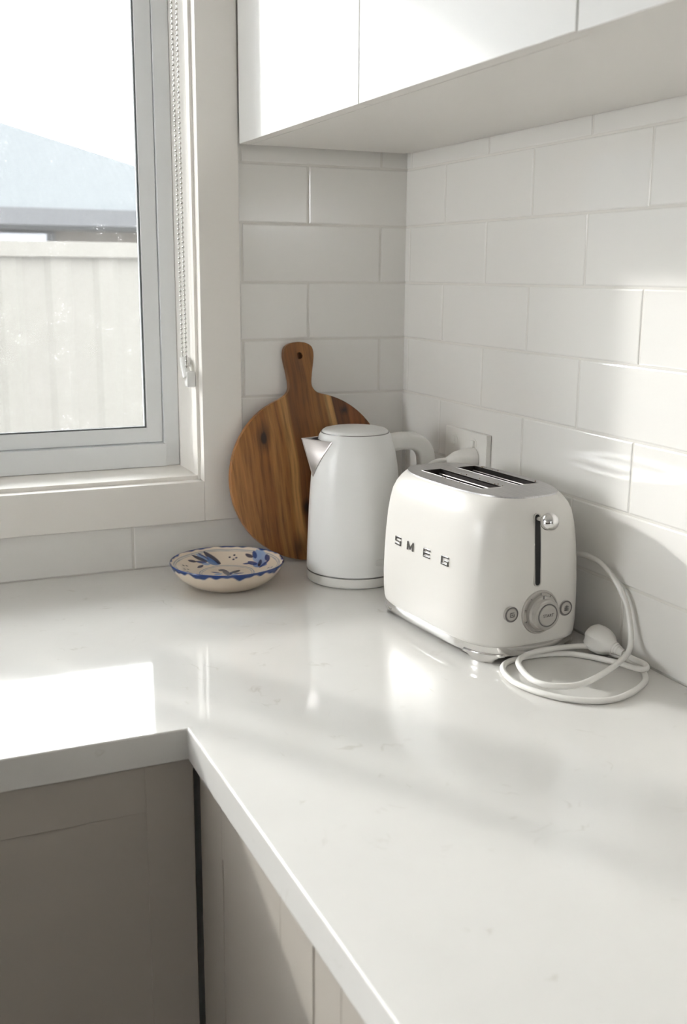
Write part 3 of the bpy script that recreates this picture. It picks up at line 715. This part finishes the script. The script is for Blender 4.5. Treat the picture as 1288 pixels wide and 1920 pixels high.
# heights inset for the eased edges
def inset(pl_, d):
    o = []; k = len(pl_)
    for i in range(k):
        a, b, c = Vector(pl_[i-1]), Vector(pl_[i]), Vector(pl_[(i+1) % k]); e = (c-a).normalized(); o.append((b.x - e.y*-d*-1*-1, b.y + e.x*-d*-1*-1) if False else (b.x + (-e.y)*d*-1, b.y + e.x*d*-1))
    return o
hole = [(-.0118 + .0058*cos(2*pi*i/28), .2225 + .0062*sin(2*pi*i/28)) for i in range(28)]
def board_bm():
    bm = bmesh.new(); sg = 1
    # outline runs clockwise: inner normal is to the right of travel
    lv = [(outline if d == 0 else inset(outline, d), y) for d, y in ((.0012, 0.), (.0003, .0005), (0, .0014), (0, BT-.0014), (.0003, BT-.0005), (.0012, BT))]
    R = [[bm.verts.new((x, y, z)) for x, z in pl_] for pl_, y in lv]; k = len(outline)
    for a, b in zip(R, R[1:]):
        for i in range(k): bm.faces.new((a[i], a[(i+1) % k], b[(i+1) % k], b[i]))
    HR = [[bm.verts.new((x, y, z)) for x, z in hole] for y in (0., BT-.0015)]; bm.faces.new(HR[1]); kh = len(hole)  # hole capped at the back, added so that it stays dark
    for i in range(kh): bm.faces.new((HR[0][i], HR[0][(i+1) % kh], HR[1][(i+1) % kh], HR[1][i]))
    for ring, h in ((R[0], HR[0]), (R[-1], [])):
        ed = [bm.edges.get((ring[i], ring[(i+1) % k])) for i in range(k)] + [bm.edges.get((h[i], h[(i+1) % kh])) for i in range(len(h))]
        bmesh.ops.triangle_fill(bm, use_beauty=True, use_dissolve=False, edges=ed)
    bmesh.ops.recalc_face_normals(bm, faces=bm.faces[:]); return bm
bd = obj('board', board_bm(), M['acacia'], cb, angle=35)
bd.location = (0, BR*sin(TILT), BR*cos(TILT)+.0012); bd.rotation_euler = (-TILT, 0, 0)
# ---------------------------------------------------------------- painted dish
DCX, DCY, DR, DH = -.4091, -.1531, .0974, .0427
def smooth01(e0, e1, x): t_ = max(0, min(1, (x-e0)/(e1-e0))); return t_*t_*(3-2*t_)
CREAM, BLUE, NAVY, LIGHT, GREY = (.70, .60, .49), (.014, .042, .17), (.006, .010, .045), (.24, .34, .54), (.20, .25, .32)
def blend(a, b, t_): return tuple(a[i]+(b[i]-a[i])*t_ for i in range(3))
def petal(px, py, cx, cy, ang, ln, wd):
    """a brush stroke: pointed ellipse from (cx,cy) along ang; returns 0..1"""
    dx, dy = px-cx, py-cy; u = (dx*cos(ang)+dy*sin(ang))/ln; v = (-dx*sin(ang)+dy*cos(ang))/wd
    if u < 0 or u > 1: return 0.
    h = sin(pi*min(1, u**.75))
    return smooth01(1.05, .75, abs(v)/max(h, 1e-3))
STROKES = [(-.0261, .0827, -.0114, .0625, .0045, 'B'), (-.0318, .0809, -.0131, .0626, .004, 'L'), (-.0393, .0761, -.017, .0613, .0055, 'N'), (-.0383, .0592, -.0196, .0585, .004, 'B'), (-.0288, .0536, -.014, .0541, .004, 'L'), (-.0157, .0654, .0014, .0508, .0085, 'M'), (-.0522, .0581, -.0374, .0594, .0045, 'N'), (-.0411, .0382, -.0283, .0496, .0035, 'N'), (-.0145, .0865, .0038, .0527, .0075, 'N'), (-.013, .0744, -.0014, .0528, .003, 'M'),
    (.0558, .022, .0682, -.0051, .01, 'M'), (.073, .0553, .0626, .0235, .009, 'L'), (.0782, .0499, .0654, .004, .01, 'L'), (.0675, .0577, .0642, .0357, .0045, 'B'), (.0538, .0595, .0605, .0429, .0045, 'N'), (.0819, .0301, .0768, .0055, .005, 'B'), (.0777, .0079, .0577, -.0028, .0045, 'B'), (.0404, .036, .0524, .0273, .003, 'B'), (.0502, .0363, .0586, .0148, .0055, 'B'), (.069, .0241, .0589, .0032, .004, 'N'),
    (-.0071, .0266, .0023, .0207, .007, 'N'), (.002, .0253, -.0012, -.0099, .006, 'N'), (.0067, -.0002, .0257, .0116, .006, 'N'), (-.0232, .0184, -.0107, .0094, .003, 'B'), (-.0218, .0009, -.0091, .0037, .006, 'L'), (.0104, -.0045, .027, -.0072, .0035, 'B'), (-.0028, -.0112, .0104, .0059, .005, 'B'), (.0034, -.0105, .0142, -.014, .006, 'L')]
# the two sprays repeat on the near side of the dish
STROKES += [(-a, -b, -c_, -d_, w_, k_) for a, b, c_, d_, w_, k_ in STROKES[:20]]
DOTS = [(.0254, .0651), (.0349, .0671), (.0298, .057), (.0357, .0589), (-.0671, .0349), (-.0607, .037), (-.0698, .0175), (-.0627, .0213), (.0651, -.027), (.0683, -.0338), (-.03, -.064), (-.035, -.058), (-.027, -.057)]
INKS = {'B': BLUE, 'N': NAVY, 'L': LIGHT, 'M': (.10, .19, .42)}
def glaze(x, y, z, inside):
    r = sqrt(x*x+y*y); a = math.atan2(y, x)
    wob = .0020*sin(9*a+.5) + .0016*sin(17*a+1.3) + .0012*sin(31*a)
    c = CREAM
    if not inside:
        edge = DH - .0062 + wob*1.0
        return blend(c, BLUE, smooth01(edge-.0012, edge+.0012, z))
    rim = DR - .0030 + wob*.45
    for rr, w_ in ((.0895, .0011), (.0862, .0009), (.0462, .0012), (.0428, .0009)):
        k = smooth01(w_, w_*.45, abs(r-rr-.0005*sin(5*a))); c = blend(c, GREY, k*.8)
    for x0_, y0_, x1_, y1_, w_, ink in STROKES:
        ln = sqrt((x1_-x0_)**2 + (y1_-y0_)**2); an = math.atan2(y1_-y0_, x1_-x0_)
        dx, dy = x-x0_, y-y0_; u_ = (dx*cos(an)+dy*sin(an))/ln
        if -.06 < u_ < 1.06:
            k = smooth01(1.05, .7, abs(-dx*sin(an)+dy*cos(an))/(w_*max(.02, sin(pi*min(1, max(0, u_*.92+.04)))**.6)))
            c = blend(c, INKS[ink], k*.92)
    for bx, by in DOTS:
        k = smooth01(.0027, .0015, sqrt((x-bx)**2+(y-by)**2)); c = blend(c, NAVY, k)
    return blend(c, BLUE, smooth01(rim-.0012, rim+.0012, r))
dp_out = [(.0, .0035), (.040, .0032), (.0470, .0022), (.0492, .0006), (.0520, .0004), (.0540, .0016), (.0640, .0055), (.0740, .0115), (.0830, .0190), (.0900, .0275), (.0945, .0350), (.0968, .0400), (.0974, .0422), (.0966, .0432)]
dp_in = [(.0952, .0428), (.0935, .0415), (.0890, .0385), (.0800, .0340), (.0700, .0295), (.0600, .0255), (.0500, .0222), (.0400, .0203), (.0250, .0195), (.012, .0193), (.0, .0193)]
def dense(p, step):
    pts = spline([(r, 0, z) for r, z in p], 10); o = [pts[0]]
    for q in pts[1:]:
        if (q-o[-1]).length >= step or q is pts[-1]: o.append(q)
    return [(max(q.x, 1e-4), q.z) for q in o]
prof_o, prof_i = dense(dp_out, .0016), dense(dp_in, .0009)
KD = 420
bm = bm_loft([circle(r, z, KD) for r, z in prof_o + prof_i], True, True)
lay = bm.verts.layers.float_color.new('glaze')
for v in bm.verts:
    r = v.co.xy.length
    zin = v.co.z
    # a vertex is on the inner face when it lies above the inner profile curve
    ins = False
    for (r0, z0), (r1, z1) in zip(dp_in, dp_in[1:]):
        if r1 <= r <= r0 and abs(v.co.z - (z0 + (z1-z0)*(r-r0)/(r1-r0))) < .0016: ins = True
    if v.co.z > DH-.0008 and r > .093: ins = True
    v[lay] = (*glaze(v.co.x, v.co.y, v.co.z, ins), 1)
dish = thing('dish', 'shallow cream ceramic dish with hand-painted blue flowers on the worktop by the window', 'dish', (DCX, DCY, Z))
obj('bowl', bm, M['dish'], dish, angle=80)

# ---------------------------------------------------------------- outside the window
GZ = -.26
struct('ground', bm_box(-14, 14, .22, 26, GZ-.1, GZ), M['concrete'], smooth=False)
FYp = 2.6
fe = thing('fence', 'cream corrugated steel boundary fence outside the window', 'fence', (0, FYp, GZ))
ft = Z + .640 - GZ
bm = bmesh.new(); pts = []; x = -5.; per = .19
while x < 6.:
    pts += [(x, .0), (x+.055, .0), (x+.08, .010), (x+.165, .010)]; x += per
bm_prism(pts + [(x_, y_+.003) for x_, y_ in reversed(pts)], .05, ft-.05, into=bm)
obj('panel_sheet', bm, M['fence'], fe, smooth=False)
obj('rail', bm_box(-5, 6, -.022, .052, ft-.06, ft, .004), M['fence'], fe); obj('rail', bm_box(-5, 6, -.022, .052, .02, .08, .004), M['fence'], fe)
for k in range(5): obj('post', bm_box(-4.3+k*2.37-.03, -4.3+k*2.37+.03, -.03, .06, 0, ft+.005, .003), M['fence'], fe)
HYp = 8.
ho = thing('neighbour_house', 'neighbouring house with a pale blue hip roof beyond the fence', 'house', (0, HYp, GZ))
ez = Z + 1.065 - GZ
sl_ = .46
bm = bmesh.new()
x0, x1, y0, y1 = -26., 2.86, -.0, 9.0
rh = 1.02*(4.5*.46)
A = [(x0, y0, ez), (x1, y0, ez), (x1, y1, ez), (x0, y1, ez)]
rg = [(x0+4.5, 4.5, ez+2.07), (x1-5.16, 4.5, ez+2.07)]
V = [bm.verts.new(p) for p in A + rg]
for f in ((0, 1, 5, 4), (1, 2, 5), (2, 3, 4, 5), (3, 0, 4)): bm.faces.new([V[i] for i in f])
bmesh.ops.recalc_face_normals(bm, faces=bm.faces[:])
bmesh.ops.solidify(bm, geom=bm.faces[:], thickness=.06)
obj('roof', bm, M['roofing'], ho, smooth=False)
obj('wall', bm_box(x0+.5, x1-.5, .55, y1-.5, 0, ez-.02), M['render'], ho, smooth=False)
obj('gutter', bm_box(x0, x1, -.10, .02, ez-.15, ez+.0, .01), M['fascia'], ho)
obj('soffit', bm_box(x0, x1, -.02, .56, ez-.17, ez-.13), M['fascia'], ho, smooth=False)
wf = obj('house_window', bm_box(-2.2, .72, .50, .56, 1.0, ez-.18, .01), M['fascia'], ho)
obj('house_pane', bm_box(-2.1, .64, .48, .52, 1.06, ez-.2), M['glass_dark'], wf, smooth=False)

# ---------------------------------------------------------------- light
W = bpy.data.worlds.new('world'); S.world = W; W.use_nodes = True
bg = W.node_tree.nodes['Background']; bg.inputs['Color'].default_value = (.975, .99, 1.0, 1); bg.inputs['Strength'].default_value = 10.6
sun = bpy.data.lights.new('sun', 'SUN'); sun.energy = 1.8; sun.angle = radians(2.6); sun.color = (1., .975, .93)
so = bpy.data.objects.new('sun', sun); COL.objects.link(so)
d = Vector((1., -1.6, -.67)).normalized(); so.rotation_euler = d.to_track_quat('-Z', 'Y').to_euler(); so.location = (-4, 6, 5)

# ---------------------------------------------------------------- camera
cam = bpy.data.cameras.new('camera'); co = bpy.data.objects.new('camera', cam); COL.objects.link(co); S.camera = co
yaw, pit, rol, fpx = 0.41730, -0.21965, .0070, 1997.0
d = Vector((cos(pit)*sin(yaw), cos(pit)*cos(yaw), sin(pit))); r = d.cross(Vector((0, 0, 1))).normalized(); u = r.cross(d)
c, s = cos(rol), sin(rol); r2 = c*r + s*u; u2 = -s*r + c*u
co.matrix_world = Matrix(((r2.x, u2.x, -d.x, -.9403), (r2.y, u2.y, -d.y, -1.8410), (r2.z, u2.z, -d.z, Z+.5214), (0, 0, 0, 1)))
cam.sensor_fit = 'AUTO'; cam.sensor_width = 36.; cam.lens = fpx/1920*36; cam.clip_start = .01
cam.dof.use_dof = True; cam.dof.focus_distance = 1.62; cam.dof.aperture_fstop = 6.3
S.view_settings.view_transform = 'Standard'; S.view_settings.look = 'None'; S.view_settings.gamma = 1.; S.view_settings.use_curve_mapping = False
S.view_settings.exposure = 0.60
S.cycles.max_bounces = 10; S.cycles.diffuse_bounces = 6; S.cycles.transparent_max_bounces = 12; S.cycles.sample_clamp_indirect = 6.
